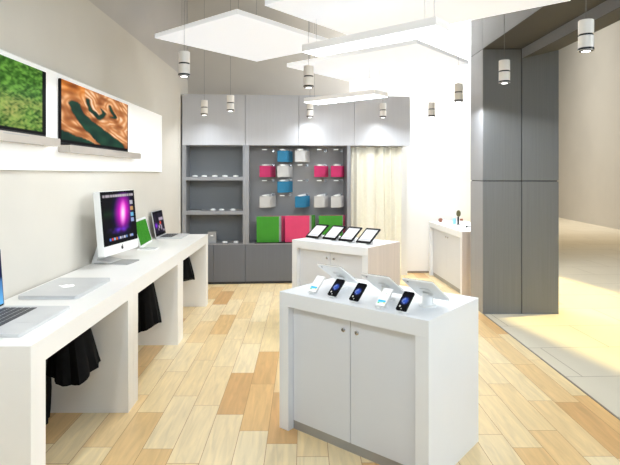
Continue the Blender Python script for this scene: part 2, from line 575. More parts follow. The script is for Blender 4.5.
def globe_pic(u, v):
    c = (.03, .03, .035)
    if .1 < v < .9 and .07 < u < .93:
        c = (.04, .045, .06)
        d = math.hypot(u - .5, (v - .5) * 1.8) / .36
        if d < 1:
            n_ = noise.noise(Vector((u * 5, v * 9, 1.7)))
            c = mix(hexc('2038a0'), hexc('4a78d8'), .6 - d * .5)
            if n_ > .12: c = mix(c, hexc('a8b8d0'), .55)
            c = mix(c, (.03, .04, .1), max(0, d - .7) * 2.2)
        elif d < 1.15: c = mix(c, hexc('3048b0'), .4)
        if abs(v - .83) < .05 and .15 < u < .35: c = hexc('d8d8d0')
    return c


def light_phone_pic(u, v):
    c = hexc('f4f6f6')
    if .1 < v < .9 and .06 < u < .94:
        c = hexc('fbfdfd')
        if .70 < v < .80: c = hexc('40c4f0')
        if .80 < v < .88: c = mix(hexc('8cdcf4'), hexc('f8f8f0'), u)
        if .84 < v < .89 and .12 < u < .34: c = hexc('58d078')
        if .80 < v < .88 and u > .72: c = hexc('f0e040')
        if .28 < v < .33 and .5 < u < .65: c = hexc('b8e8c0')
    return c


def tablet_pic(u, v):
    c = hexc('f7f8f9')
    if v < .06: c = hexc('e4e6e8')
    if .12 < v < .9 and .14 < u < .86:
        if (v * 15) % 1 < .22 and v > .55: c = hexc('e0e2e4')
    if math.hypot(u - .42, (v - .55) * 1.3) < .045: c = hexc('e85a4a')
    if v > .86 and v < .93: c = mix(hexc('e8d8c8'), hexc('c8d8e8'), abs(math.sin(u * 17)))
    return c


def green_pic(u, v):
    return mix(hexc('2f7a1c'), hexc('3f8f28'), .5 + 1.2 * noise.noise(Vector((u * 30, v * 30, 0))))


def blue_pic(u, v):
    return mix(hexc('6ab8f0'), hexc('182860'), 1 - v) if v > .55 else mix(hexc('101838'), hexc('182c68'), v)


def apple_emblem(cx, cy, s, h0, h1, axis='z', T=None):
    """A bitten-fruit emblem with one leaf, as on the device."""
    mb = MB(T)
    pts = []
    for k in range(40):
        a = 2 * math.pi * k / 40
        x, y = math.sin(a), math.cos(a)
        r = 1 - .16 * max(0, math.cos(a)) ** 8 - .12 * max(0, -math.cos(a)) ** 10
        x, y = x * r * .92, y * r
        d = math.hypot(x - 1.12, y - .12)
        if d < .48:
            x = 1.12 - math.sqrt(max(0, .48 ** 2 - (y - .12) ** 2))
        pts.append((cx + x * s, cy + y * s))
    mb.prism(pts, h0, h1, axis)
    mb.prism([(cx + .02 * s, cy + 1.02 * s), (cx + .32 * s, cy + 1.12 * s), (cx + .36 * s, cy + 1.5 * s), (cx + .06 * s, cy + 1.38 * s)], h0, h1, axis)
    return mb


# ------------------------------------------------------------------ backlit panel and the two big displays on the left wall
lp = thing('wall_light_panel', 'long white backlit panel on the grey wall behind the two picture displays', 'light panel', (WX, 1.6, 0))
MB().box(.001, .022, 0, 4.80, 1.630, 2.315).build('glowing_face', M['glow_wall'], lp)
MB().box(.001, .026, 4.80, 4.806, 1.626, 2.319).box(.001, .026, 0, 4.80, 1.624, 1.630).box(.001, .026, 0, 4.80, 2.315, 2.319).build('edge_frame', M['dwhite'], lp)


def wall_display(label, y0, y1, z0, z1, fn, base_ext, nx):
    t = thing('wall_display', label, 'display', (WX + .026, y0, z0), R(90), 'laptop-shaped displays on the wall')
    w, h = y1 - y0, z1 - z0
    MB().rplate(0, w, -.02, h, -.010, 0, .012, 'y').build('lid', M['bezel'], t)
    picture('screen', M['scr_wall'], fn, 0, w, 0, h, -.0112, nx, 60, t)
    MB().rplate(.0, w + base_ext, -.075, -.022, -.085, 0, .012, 'y').build('keyboard_base', M['warm_silver'], t)
    MB().box(.10, w - .10, -.04, -.001, -.030, -.012).build('hinge', M['black'], t)
    MB().box(w * .58, w * .76, -.0855, -.083, -.036, -.030).build('opening_notch', M['alu_dark'], t)
    return t


wall_display('wide wall display showing green grass, cut off at the picture edge', 2.0, 3.49, 1.862, 2.283, grass_pic, .05, 130)
wall_display('wide wall display showing an orange canyon with a dark river', 3.685, 5.125, 1.830, 2.282, canyon_pic, .17, 130)


# ------------------------------------------------------------------ devices on the wall tables
def laptop(label, loc, rz, w, d, scr_h, lean, fn, res, hinge_gap=0):
    t = thing('laptop', label, 'laptop', loc, rz, 'open laptops on the wall tables')
    MB().rplate(-w / 2, w / 2, -d, 0, 0, .016, .015).build('base', M['alu'], t, .002)
    k = MB()
    kw, kd = w * .84, d * .50
    for r_ in range(5):
        for c_ in range(13):
            x = -kw / 2 + kw * c_ / 13; y = -.03 - kd * r_ / 5
            k.box(x, x + kw / 13 * .80, y - kd / 5 * .78, y, .016, .0185)
    k.build('keyboard', M['key'], t)
    MB().box(-w * .14, w * .14, -d * .93, -d * .66, .0155, .0167).build('trackpad', M['alu'], t)
    T = Matrix.Translation((0, -.004, .014)) @ Matrix.Rotation(-lean, 4, 'X')
    lid = MB(T).rplate(-w / 2, w / 2, 0, scr_h, 0, .009, .012, 'y').build('lid', M['alu'], t)
    MB(T).rplate(-w / 2 + .006, w / 2 - .006, .008, scr_h - .006, -.0015, 0, .01, 'y').build('bezel', M['bezel'], lid)
    picture('screen', M['scr'], fn, -w / 2 + .012, w / 2 - .012, .018, scr_h - .014, -.0022, res[0], res[1], lid, T)
    return t


laptop('open silver laptop with grey keys at the near end of the wall tables', (-1.645, 2.60, TZ), R(90), .51, .367, .325, R(4), blue_pic, (12, 12))
laptop('small open laptop with a dark screen at the far end of the wall tables', (-1.675, 6.12, TZ), R(90), .42, .29, .30, R(10), dark_ui_pic, (30, 24))

cl = thing('closed_laptop', 'closed silver laptop with a white emblem on its lid', 'laptop', (-1.51, 3.33, TZ), R(90))
MB().rplate(-.27, .27, -.178, .178, 0, .013, .02).build('base', M['alu'], cl, .002)
MB().rplate(-.27, .27, -.178, .178, .0145, .022, .02).build('lid', M['alu'], cl, .002)
apple_emblem(0, .0, .042, .0221, .0227).build('emblem', M['mark_lit'], cl)

im = thing('desktop_computer', 'big white-cased desktop computer with a pink aurora on its screen', 'computer', (-1.512, 4.35, TZ), R(82.5))
wI, T = .590, Matrix.Translation((0, 0, .088)) @ Matrix.Rotation(R(-5), 4, 'X')
MB(T).rplate(-wI / 2, wI / 2, 0, .515, 0, .055, .012, 'y').build('case', M['dwhite'], im, .003)
MB(T).box(-wI / 2 + .004, wI / 2 - .004, -.003, 0, .078, .511).build('glass', M['bezel'], im)
picture('screen', M['scr'], aurora_pic, -wI / 2 + .008, wI / 2 - .008, .083, .506, -.0036, 64, 64, im, T)
apple_emblem(0, .040, .017, -.0035, .002, 'y', T).build('emblem', M['black'], im)
MB().prism([(.055, .0), (.215, .0), (.215, .012), (.13, .26), (.085, .26), (.17, .03), (.055, .012)], -.11, .11, 'x').build('stand', M['alu'], im, .002)
MB().rplate(-.11, .11, -.10, .20, 0, .008, .01).build('foot', M['alu_dark'], im)

gt = thing('tablet', 'white-framed tablet with a plain green screen behind the desktop computer', 'tablet', (-1.635, 5.44, TZ), R(94))
T = Matrix.Rotation(R(-16), 4, 'X') @ Matrix.Rotation(R(0), 4, 'Y')
MB(T).rplate(-.27, .27, 0, .285, 0, .012, .02, 'y').build('body', M['dwhite'], gt, .001)
picture('screen', M['scr'], green_pic, -.245, .245, .022, .262, -.0012, 20, 20, gt, T)
MB().prism([(.01, 0), (.085, 0), (.085, .006), (.075, .20), (.065, .20), (.07, .006), (.01, .006)], -.03, .03, 'x').build('prop', M['dwhite'], gt)

kb = thing('keyboard', 'slim white keyboard lying beside the green-screen tablet', 'keyboard', (-1.53, 5.12, TZ), R(90))
MB().rplate(-.07, .07, -.09, .09, 0, .008, .01).build('body', M['dwhite'], kb)
k = MB()
for i in range(4):
    for j in range(6):
        k.box(-.06 + i * .031, -.06 + i * .031 + .025, -.082 + j * .028, -.082 + j * .028 + .022, .008, .0095)
k.build('keys', M['alu'], kb)


# ------------------------------------------------------------------ white counters
AC = R(-40.3)
EX = Vector((math.cos(AC), math.sin(AC), 0)); EY = Vector((-math.sin(AC), math.cos(AC), 0))


def counter(label, loc, rz, w, d, h, side, group):
    t = thing('display_counter', label, 'counter', loc, rz, group)
    th, tt = .075, .088
    MB().box(0, w - .004, 0, d, h - tt, h).box(0, th, 0, d, 0, h - tt).box(w - th, w - .004, 0, d, 0, h - tt).box(th, w - th, d - .02, d, 0, h - tt).build('shell', M['white'], t, .002)
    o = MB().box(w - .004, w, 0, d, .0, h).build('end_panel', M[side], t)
    if side == 'warm_end': o['label'] = 'end panel tinted with painted warm light'
    mid = w / 2
    for s, (x0, x1) in ((1, (th + .002, mid - .002)), (-1, (mid + .002, w - th - .002))):
        dr = MB().box(x0, x1, .045, .065, .055, h - tt - .003).build('door', M['door'], t, .0015)
        kx = x1 - .045 if s == 1 else x0 + .045
        T = Matrix.Translation((kx, .045, h - tt - .075)) @ Matrix.Rotation(R(90), 4, 'X')
        MB(T).lathe([(.013, -.002), (.013, .006), (.010, .009), (.004, .0092)]).build('lock', M['chrome'], dr, 0, True)
    MB().box(th + .001, w - th - .001, .05, .07, 0, .053).build('toe_kick', M['alu_dark'], t)
    return t


CA = Vector((-.149, 3.277, 0))
CB = Vector((-.124, 5.86, 0))
counter('large white counter nearest the viewer, holding phones and tablets', CA, AC, 1.025, .645, TZ, 'white', 'white display counters')
counter('white counter holding four black-framed tablets, behind the phone counter', CB, AC, 1.02, .63, TZ, 'warm_end', 'white display counters')
CC = Vector((2.0, 8.25, 0)); AD = R(-87.6)
counter('white cosmetics counter partly hidden by the grey pillar', CC, AD, 1.52, .60, .85, 'warm_end', 'white display counters')


def on_counter(c, x, y, h=TZ):
    p = c + EX * x + EY * y
    return (p.x, p.y, h)


def local(c, p):
    q = Vector((p.x, p.y, 0)) - c
    return q.dot(EX), q.dot(EY)


# phones on the near counter
def phone_stand(loc, label):
    t = thing('phone_stand', label, 'stand', loc, AC, 'white phone stands')
    MB().lathe([(.026, 0), (.026, .008), (.022, .011)], (0, .02, 0)).build('base', M['dwhite'], t, 0, True)
    MB().prism([(.012, .008), (.040, .008), (.076, .055), (.062, .060)], -.016, .016, 'x').build('prop', M['dwhite'], t, .002)
    MB().box(-.018, .018, -.012, .014, .003, .0085).build('lip', M['dwhite'], t, .001)
    return t


LEAN = R(51)


def phone(loc, label, black):
    t = thing('phone', label, 'phone', loc, AC, 'phones on the near counter')
    T = Matrix.Translation((0, -.004, .0165)) @ Matrix.Rotation(-LEAN, 4, 'X')
    b = M['bezel'] if black else M['dwhite']
    MB(T).rplate(-.032, .032, 0, .128, 0, .009, .008, 'y').build('body', b, t, .001)
    picture('screen', M['scr'], globe_pic if black else light_phone_pic, -.028, .028, .004, .124, -.0006, 20, 34, t, T)
    TT = T @ Matrix.Translation((0, 0, .0095)) @ Matrix.Rotation(R(90), 4, 'X')
    MB(TT).lathe([(.0045, 0), (.0045, .0014)], n=14).build('home_button', M['alu_dark'] if black else M['dwhite'], t)
    return t


pdat = [((311.8, 294.0), 0, 'white phone at the far left end of the phone row'),
        ((331.6, 297.8), 1, 'black phone with a blue globe, next to the white phone at the left end'),
        ((353.4, 302.8), 1, 'black phone with a blue globe, in the middle of the five'),
        ((379.8, 308.6), 0, 'white phone with blue and green icons, between two black phones'),
        ((400.8, 313.0), 1, 'black phone with a blue globe, nearest the counter corner')]
sl = ['white stand under the white phone at the left end', 'white stand under the black phone second from the left',
      'white stand under the middle one of five phones', 'white stand under the white phone with colourful icons', 'white stand under the black phone nearest the corner']
for (pp, bl, lab), s_ in zip(pdat, sl):
    p = on_height(pp[0], pp[1], TZ)
    p.z = TZ
    phone_stand(p, s_)
    phone(p, lab, bl)


# tablets seen from behind on the near counter
def back_tablet(c, x, y, rz, lab_t, lab_s):
    # faces the far side of the counter: turned by 180 degrees
    loc = on_counter(c, x, y)
    s = thing('tablet_stand', lab_s, 'stand', loc, rz + math.pi, 'white stands of the tablets seen from behind')
    MB().lathe([(.05, 0), (.05, .008), (.046, .01)], (0, .03, 0)).build('foot', M['dwhite'], s, 0, True)
    MB().lathe([(.030, .008), (.029, .070), (.026, .075)], (0, .03, 0)).build('post', M['dwhite'], s, 0, True)
    T = Matrix.Translation((0, -.06, .034)) @ Matrix.Rotation(R(-58), 4, 'X')
    MB(T).box(-.028, .028, .0105, .016, .07, .15).build('mount_plate', M['dwhite'], s, .002)
    t = thing('tablet', lab_t, 'tablet', loc, rz + math.pi, 'tablets seen from behind on the near counter')
    MB(T).rplate(-.095, .095, 0, .25, 0, .010, .012, 'y').build('back_shell', M['dwhite'], t, .002)
    MB(T).rplate(-.092, .092, .003, .247, -.0015, 0, .010, 'y').build('glass', M['bezel'], t)
    picture('screen', M['scr'], tablet_pic, -.078, .078, .025, .225, -.0022, 12, 16, t, T)
    TT = T @ Matrix.Translation((.065, .0105, .225)) @ Matrix.Rotation(R(-90), 4, 'X')
    MB(TT).lathe([(.0055, 0), (.0055, .001)], n=14).build('camera_lens', M['black'], t)
    return t


for px, py, lt, ls in ((340, 288, 'white tablet seen from behind, at the left end of the near counter', 'white stand of the tablet at the left end of the near counter'),
                       (386, 300, 'white tablet seen from behind, in the middle of the near counter', 'white stand of the middle tablet on the near counter'),
                       (427.5, 306, 'white tablet seen from behind, by the right edge of the near counter', 'white stand of the tablet by the right edge of the near counter')):
    x, y = local(CA, on_height(px, py, TZ))
    back_tablet(CA, x, y + .03, AC, lt, ls)


# tablets on the farther counter, facing the viewer
def front_tablet(loc, lab_t, lab_s):
    s = thing('tablet_stand', lab_s, 'stand', loc, AC, 'white easels on the tablet counter')
    MB().prism([(-.008, 0), (.165, 0), (.165, .006), (.162, .094), (.148, .094), (.152, .008), (-.008, .008)], -.03, .03, 'x').build('easel', M['dwhite'], s, .001)
    MB().box(-.05, .05, -.012, .002, 0, .012).build('lip', M['dwhite'], s)
    t = thing('tablet', lab_t, 'tablet', loc, AC, 'black-framed tablets on the far counter')
    T = Matrix.Translation((0, .002, .021)) @ Matrix.Rotation(R(-58), 4, 'X')
    MB(T).rplate(-.092, .092, 0, .25, 0, .010, .012, 'y').build('body', M['bezel'], t, .001)
    picture('screen', M['scr'], tablet_pic, -.073, .073, .028, .222, -.0008, 16, 22, t, T)
    return t


fd = [((311.2, 239.2), 'black-framed tablet with a white screen, leftmost of four on the far counter', 'easel behind the leftmost of the four black-framed tablets'),
      ((328.2, 240.8), 'black-framed tablet with a white screen, second from the left on the far counter', 'easel behind the second black-framed tablet from the left'),
      ((344.5, 242.6), 'black-framed tablet with a white screen, third from the left on the far counter', 'easel behind the third black-framed tablet from the left'),
      ((362.5, 244.6), 'black-framed tablet with a white screen, nearest the counter corner', 'easel behind the rightmost black-framed tablet')]
for (px, py), lt, ls in fd:
    p = on_height(px, py, TZ); p.z = TZ
    front_tablet(p, lt, ls)


# cosmetics on the counter by the pillar
def at3(px, py, h=.85):
    p = on_height(px, py, h); p.z = h
    return p


o = thing('makeup_brush', 'makeup brush with red-brown bristles lying at the far end of the cosmetics counter', 'brush', at3(440.5, 222.3), R(-8))
MB().ball((0, 0, .034), .033, 1, 1, 1).build('bristles', M['brown'], o, 0, True)
MB().tube((.028, 0, .03), (.13, 0, .012), .012, 12, .010).build('handle', M['dwhite'], o, 0, True)
o = thing('bottle', 'small pale blue bottle beside the round mirror', 'bottle', at3(454.3, 224.0))
MB().lathe([(.022, 0), (.024, .01), (.024, .075), (.012, .09)]).build('body', M['cyan'], o, 0, True)
MB().lathe([(.012, .09), (.012, .115), (.010, .118)]).build('cap', M['dwhite'], o, 0, True)
o = thing('mirror', 'round olive-backed mirror on a dark handle, standing on the cosmetics counter', 'mirror', at3(458.2, 224.6))
MB().lathe([(.026, 0), (.026, .008), (.01, .014)]).build('base', M['black'], o, 0, True)
MB().tube((0, 0, .01), (0, 0, .115), .013, 12).build('handle', M['black'], o, 0, True)
T = Matrix.Translation((0.005, 0, .165)) @ Matrix.Rotation(R(90), 4, 'X')
MB(T @ Matrix.Scale(1.45, 4, (0, 1, 0))).lathe([(.030, -.006), (.034, 0), (.030, .006)]).build('frame', M['olive'], o, 0, True)
MB(T @ Matrix.Scale(1.45, 4, (0, 1, 0))).lathe([(.026, -.0068), (.026, -.0055)]).build('glass', M['chrome'], o, 0, True)
o = thing('jar', 'small russet jar behind the round mirror', 'jar', at3(461.4, 222.4))
MB().lathe([(.02, 0), (.022, .01), (.022, .028)]).build('body', M['dwhite'], o, 0, True)
MB().lathe([(.023, .028), (.023, .055), (.02, .058)]).build('lid', M['red'], o, 0, True)
o = thing('makeup_brush', 'slim makeup brush with a dark tip lying close to the pillar', 'brush', at3(466.6, 227.6), R(48))
MB().ball((0, 0, .014), .013, 1.5, 1, 1).build('bristles', M['black'], o, 0, True)
MB().tube((.015, 0, .013), (.13, 0, .008), .006, 10, .005).build('handle', M['alu_dark'], o, 0, True)


# ------------------------------------------------------------------ cabinets at the back
def cabinet(name, label, cat, group=None):
    return thing(name, label, cat, C0.copy(), CT, group)


U0 = 0.0
D = .42
uA = cab(245.3, 100)[0]                    # seam between the shelf unit and the pack display
uR = cab(350.6, 200)[0]                    # right end of the pack display
uE = cab(410.3, 120)[0]                    # right end of the overhead cupboards
zT = cab(183, 94)[1]; zF = cab(183, 145)[1]
zL = cab(183, 245)[1]
# overhead cupboards, one thing per door
seams = [0, uA, cab(298.8, 120)[0], cab(354.3, 120)[0], uE]
ol = ['grey overhead cupboard door above the open shelves', 'grey overhead cupboard door above the left part of the pack display',
      'grey overhead cupboard door above the right part of the pack display', 'grey overhead cupboard door above the cream curtain']
for a, b, lab in zip(seams, seams[1:], ol):
    t = cabinet('overhead_cupboard', lab, 'cupboard', 'grey overhead cupboards')
    MB().box(a + .001, b - .001, .021, D, zF + .002, zT).build('body', M['cab_top'], t)
    MB().box(a + .003, b - .003, 0, .02, zF, zT).build('door', M['cab_top'], t, .0015)
# base cupboards
seams = [0, cab(213.5, 260)[0], uA, cab(298, 260)[0], uR]
bl = ['grey base cupboard below the open shelves, next to the wall', 'grey base cupboard below the open shelves, next to the pack display',
      'grey base cupboard below the green and pink covers', 'grey base cupboard behind the tablet counter']
for a, b, lab in zip(seams, seams[1:], bl):
    t = cabinet('base_cupboard', lab, 'cupboard', 'grey base cupboards')
    MB().box(a + .001, b - .001, .021, D, .035, zL - .004).build('body', M['cab_low'], t)
    MB().box(a + .002, b - .002, 0, .02, .037, zL - .004).build('door', M['cab_low'], t, .0015)
    MB().box(a + .001, b - .001, .03, D, 0, .035).build('plinth', M['plinth'], t)
# open shelf unit
su = cabinet('shelf_unit', 'grey open shelf unit with white gadgets beside the wall', 'shelves')
ui0, ui1 = cab(186.0, 180)[0], cab(242.8, 180)[0]
MB().box(.001, ui0, 0, D, zL, zF).build('side_panel', M['cab'], su, .001)
MB().box(ui1, uA - .001, 0, D, zL, zF).build('side_panel', M['cab'], su, .001)
MB().box(ui0, ui1, D - .02, D, zL, zF).build('back_panel', M['cab_in'], su)
MB().box(ui0, ui1, 0, D - .02, zL - .003, zL + .012).build('shelf', M['cab'], su)
zs = []
for y0, y1 in ((177.0, 180.4), (211.0, 214.6)):
    a, b = cab(214, y0)[1], cab(214, y1)[1]
    zs.append(a)
    MB().box(ui0, ui1, 0, D - .02, b, a).build('shelf', M['cab'], su, .001)
zs.append(zL + .012)


def cw(u, v, z):
    p = C0 + CEX * u + CEY * v
    return (p.x, p.y, z)


def cpx(px, py, v):
    return cab(px, py, v)


def puck(loc, label):
    t = thing('gadget', label, 'gadget', loc, CT, 'round white gadgets on the shelves')
    MB().lathe([(.028, 0), (.040, .004), (.040, .016), (.034, .024), (.006, .027)]).build('body', M['dwhite'], t, 0, True)
    MB().lathe([(.012, .0255), (.012, .029)], n=16).build('button', M['alu'], t)
    return t


ordn = ['first', 'second', 'third', 'fourth', 'fifth']
rows = [(0, 'top shelf', (195, 204.2, 214.8, 225.0, 235.8)), (1, 'middle shelf', (213, 221.6, 233)), (2, 'bottom shelf', (225, 236))]
pk = None
for si, nm, xs in rows:
    for i, px in enumerate(xs):
        u = cab(px, 178, .10)[0]
        lab = f'round white gadget, {ordn[i]} from the left on the {nm}'
        if pk is None: pk = puck(cw(u, .10, zs[si]), lab)
        else: dup(pk, cw(u, .10, zs[si]), lab)
u0 = cab(195.5, 205, .12)[0]
o = thing('flat_tablet', 'flat dark grey tablet lying at the left of the middle shelf', 'tablet', cw(u0, .14, zs[1]), CT)
MB().rplate(-.09, .09, -.10, .10, 0, .012, .015).build('body', M['alu_dark'], o)
MB().rplate(-.085, .085, -.095, .095, .012, .0135, .012).build('glass', M['bezel'], o)
u0 = cab(212.0, 238, .10)[0]
o = thing('carton', 'grey cardboard box with a lighter top on the bottom shelf', 'box', cw(u0, .16, zs[2]), CT)
MB().box(-.06, .06, -.07, .07, 0, .075).build('box', M['grey'], o, .002)
MB().box(-.062, .062, -.072, .072, .078, .165).build('lid', M['grey'], o, .002)
MB().box(-.02, .02, -.0735, -.072, .10, .12).build('label', M['dwhite'], o)

# pack display niche
nd = cabinet('pack_display', 'grey peg-wall niche full of hanging packs and covers', 'display rack')
ul, ur = cab(249.0, 200)[0], cab(347.2, 200)[0]
MB().box(uA + .001, ul, 0, D, zL, zF).build('side_panel', M['cab'], nd, .001)
MB().box(ur, uR, 0, D, zL, zF).build('side_panel', M['cab'], nd, .001)
MB().box(ul, ur, D - .02, D, zL, zF).build('back_panel', M['peg_in'], nd)
MB().box(ul, ur, -.004, D - .02, zL - .003, zL + .010).build('ledge', M['cab'], nd)

SK = -.36                                      # how far the pegs swing sideways towards the front
cols = [264.4, 282.2, 300.0, 319.2, 336.0]     # front ends of the pegs
rowy = [149.6, 165.0, 180.6, 195.6]
packs = {(0, 1): 'blue', (0, 2): 'white', (1, 0): 'pink', (1, 1): 'white', (1, 3): 'pink', (1, 4): 'pink', (2, 1): 'blue',
         (3, 0): 'white', (3, 2): 'blue', (3, 3): 'white', (3, 4): 'white'}
empties = [(0, 0), (0, 3), (0, 4), (1, 2), (2, 0), (2, 2), (2, 3), (2, 4), (3, 1)]
rown = ['top', 'second', 'third', 'bottom']
coln = ['first', 'second', 'third', 'fourth', 'fifth']
cmat = {'blue': M['blue'], 'white': M['lpink'], 'pink': M['pink']}


def peg(loc, label):
    t = thing('display_peg', label, 'peg', loc, CT, 'pegs of the pack display')
    MB().tube((0, 0, 0), (-SK * .37, .37, 0), .0035, 8).build('rod', M['chrome'], t, 0, True)
    MB().box(-SK * .37 - .02, -SK * .37 + .02, .372, .3795, -.02, .02).build('back_plate', M['chrome'], t)
    MB().box(-.036, .036, -.006, -.001, -.006, .006).build('price_holder', M['dwhite'], t)
    return t


def pack(loc, label, c):
    t = thing('hanging_pack', label, 'pack', loc, CT, 'hanging packs on the peg wall')
    w, h = .150, .172
    MB().box(-w / 2, w / 2, 0, .018, -h - .006, -.012).build('box', cmat[c], t, .0015)
    MB().prism([(-.022, -.013), (.022, -.013), (.016, .010), (.010, .0125), (-.010, .0125), (-.016, .010)], .008, .010, 'y').build('hang_tab', M['dwhite'], t)
    return t


proto_peg, proto_pack = None, {}
for (r_, c_) in sorted(list(packs) + empties):
    u, z = cab(cols[c_], rowy[r_], .02)
    full = (r_, c_) in packs
    lab = f'{packs[(r_, c_)] + " packs hang on this" if full else "empty"} chrome peg, {rown[r_]} row, {coln[c_]} column from the left'
    if proto_peg is None: proto_peg = peg(cw(u, .02, z), lab)
    else: dup(proto_peg, cw(u, .02, z), lab)
    if full:
        c = packs[(r_, c_)]
        for k in range(5):
            v = .030 + k * .062
            pos = cw(u - SK * (v - .02), .02 + v, z)
            lab = f'{c} hanging pack, {ordn[k]} from the front on the {rown[r_]} row peg, {coln[c_]} column'
            if c not in proto_pack: proto_pack[c] = pack(pos, lab, c)
            else: dup(proto_pack[c], pos, lab)


# upright tablet covers on the ledge
def cover(loc, label, mat, w, h):
    t = thing('tablet_cover', label, 'cover', loc, CT, 'upright tablet covers on the ledge')
    f = MB()
    for k in range(4):
        f.box(-w / 2 + w * k / 4 + .002, -w / 2 + w * (k + 1) / 4 - .002, 0, .006, 0, h)
    f.box(-w / 2 + .002, w / 2 - .002, .002, .006, .002, h - .002)
    f.build('folding_front', mat, t, .001)
    MB().rplate(-w / 2 + .003, w / 2 - .001, .003, h - .003, .006, .016, .012, 'y').build('back_shell', M['alu'], t)
    return t


stacks = [(256.4, 279.2, 216.4, ['green', 'grey', 'rose', 'rose'], 'left'), (284.8, 309.6, 215.6, ['rose', 'grey', 'green', 'green'], 'middle'),
          (318.6, 342.6, 215.6, ['green', 'grey', 'rose', 'rose'], 'right')]
zc = zL + .010
for x0, x1, yt, cs, nm in stacks:
    a, _ = cab(x0, 230, .05); b, zt = cab(x1, yt, .05)
    w = b - a
    st = thing('cover_mat', f'black mat under the {nm} stack of upright covers', 'mat', cw((a + b) / 2 + .02, .0, zc), CT, 'black mats on the ledge')
    MB().rplate(-w / 2 - .05, w / 2 + .045, .005, .36, 0, .008, .01).build('sheet', M['black'], st)
    MB().box(-w / 2 - .05, w / 2 + .045, .005, .012, .008, .016).build('lip', M['black'], st)
    for k, c in enumerate(cs):
        nmc = {'green': 'green', 'rose': 'pink', 'grey': 'grey'}[c]
        cover(cw((a + b) / 2 + k * (.020 if nm == 'right' else .034), .05 + k * .06, zc + .008), f'{nmc} upright tablet cover, {ordn[k]} from the front of the {nm} stack',
              {'green': M['green'], 'rose': M['rose'], 'grey': M['grey']}[c], w, zt - zc - .008 - k * .002)

# curtain ---------------------------------------------------------------------
ua, ub = cab(351.5, 190, .11)[0], cab(401, 190, .11)[0]
cu = thing('curtain', 'cream curtain in vertical folds beneath the grey overhead cupboard', 'curtain', cw(ua, .11, 0), CT)
nx, nz = 130, 14
vs, fs = [], []
for j in range(nz + 1):
    for i in range(nx + 1):
        t = i / nx; z = .015 + (zF - .012 - .015) * j / nz
        dn = 1 - j / nz
        ph = (t + .05 * math.sin(9 * t)) * 2 * math.pi * 4.6 + .5 * math.sin(3 * t + 2.2 * dn)
        y = (.034 + .012 * dn) * math.sin(ph) + .007 * math.sin(2.3 * ph + 1)
        vs.append(((ub - ua) * t * (1 - .01 * dn), y, z))
for j in range(nz):
    for i in range(nx):
        a = j * (nx + 1) + i
        fs.append((a, a + 1, a + nx + 2, a + nx + 1))
m_ = MB(); m_.add(vs, fs)
c1 = m_.build('fabric', M['curtain'], cu, 0, True)
so = c1.modifiers.new('thick', 'SOLIDIFY'); so.thickness = .004
MB().tube((-.01, .0, zF - .012), (ub - ua + .02, .0, zF - .012), .010, 10).build('rail', M['chrome'], cu, 0, True)


# ------------------------------------------------------------------ hanging panels, light boxes and spotlights
def hung_panel(label, corners_px, z, thick, name='ceiling_panel', glow='glow_panel', group='lit square ceiling panels', body='panel', inset=.0):
    """left, far and near corners of the underside, from the picture."""
    L_, F_, N_ = [at_depth(px, py, (z - EYE) * F / (VY - py)) for px, py in corners_px]
    long_ = (L_ - N_).length; short = (F_ - L_).length
    t = thing(name, label, 'ceiling panel' if name == 'ceiling_panel' else 'light', (N_.x, N_.y, z), AC, group)
    w, d = long_, short
    MB().box(-w, 0, 0, d, .004, thick).build('body', M[body], t, .0015)
    MB().box(-w + inset, -inset, inset, d - inset, 0, .004).build('diffuser', M[glow], t)
    return t, w, d


def cables(t, pts, z, zt=None):
    for x, y in pts:
        MB().tube((x, y, z), (x, y, (zt if zt else H_SHOP) - t.location.z), .0016, 6).build('cable', M['cable'], t)


t, w, d = hung_panel('large square white ceiling panel closest to the grey wall', ((157, 38.5), (259, 61.8), (237, 13.8)), 3.03, .045)
cables(t, ((-.2, .2), (-w + .2, .2), (-.2, d - .2), (-w + .2, d - .2)), .045)
# the middle panel runs out of the picture: near corner worked out from the three edges seen
far = at_depth(365.5, 41.1, 1.25 * F / (VY - 41.1)); lef = at_depth(268.5, 4.5, 1.25 * F / (VY - 4.5))
near = far + EX * 1.76 - EY * (far - lef).length
t = thing('ceiling_panel', 'large white ceiling panel nearest the viewer, cut off by the top of the picture', 'ceiling panel', (near.x, near.y, 2.85), AC, 'lit square ceiling panels')
w, d = 1.76 + (lef - far).dot(EX) * 0, (far - lef).length
w = 1.76
near_l = lef
t.location = (lef + EX * (w + (far - lef).dot(EX))).to_tuple()[:2] + (2.85,)
MB().box(-w, 0, 0, d, .004, .045).build('body', M['panel'], t, .0015)
MB().box(-w, 0, 0, d, 0, .004).build('diffuser', M['glow_panel'], t)
cables(t, ((-.2, .2), (-w + .2, .2), (-.2, d - .2), (-w + .2, d - .2)), .045)
P2 = t
t, w, d = hung_panel('large white ceiling panel farthest back, above the small light box', ((288, 67.2), (350, 81.4), (417, 43.5)), 2.93, .045)
cables(t, ((-.2, .2), (-w + .2, .2), (-.2, d - .2), (-w + .2, d - .2)), .045)
P3 = t
t, w, d = hung_panel('bright oblong hanging light box in the middle, the nearer and larger one', ((303.5, 52.8), (323, 56.9), (436, 25.6)), 2.57, .062, 'light_box', 'glow_box', 'oblong hanging light boxes', 'box_body', .006)
cables(t, ((-.10, .04), (-.10, d - .04)), .062, 2.85)
cables(t, ((-w + .06, d / 2),), .062)
t, w, d = hung_panel('bright oblong hanging light box in front of the overhead cupboards', ((306, 102.9), (319.7, 105.3), (374.4, 94.3)), 2.57, .062, 'light_box', 'glow_box', 'oblong hanging light boxes', 'box_body', .006)
cables(t, ((-.10, .04), (-.10, d - .04)), .062, 2.93)
cables(t, ((-w + .06, d / 2),), .062)

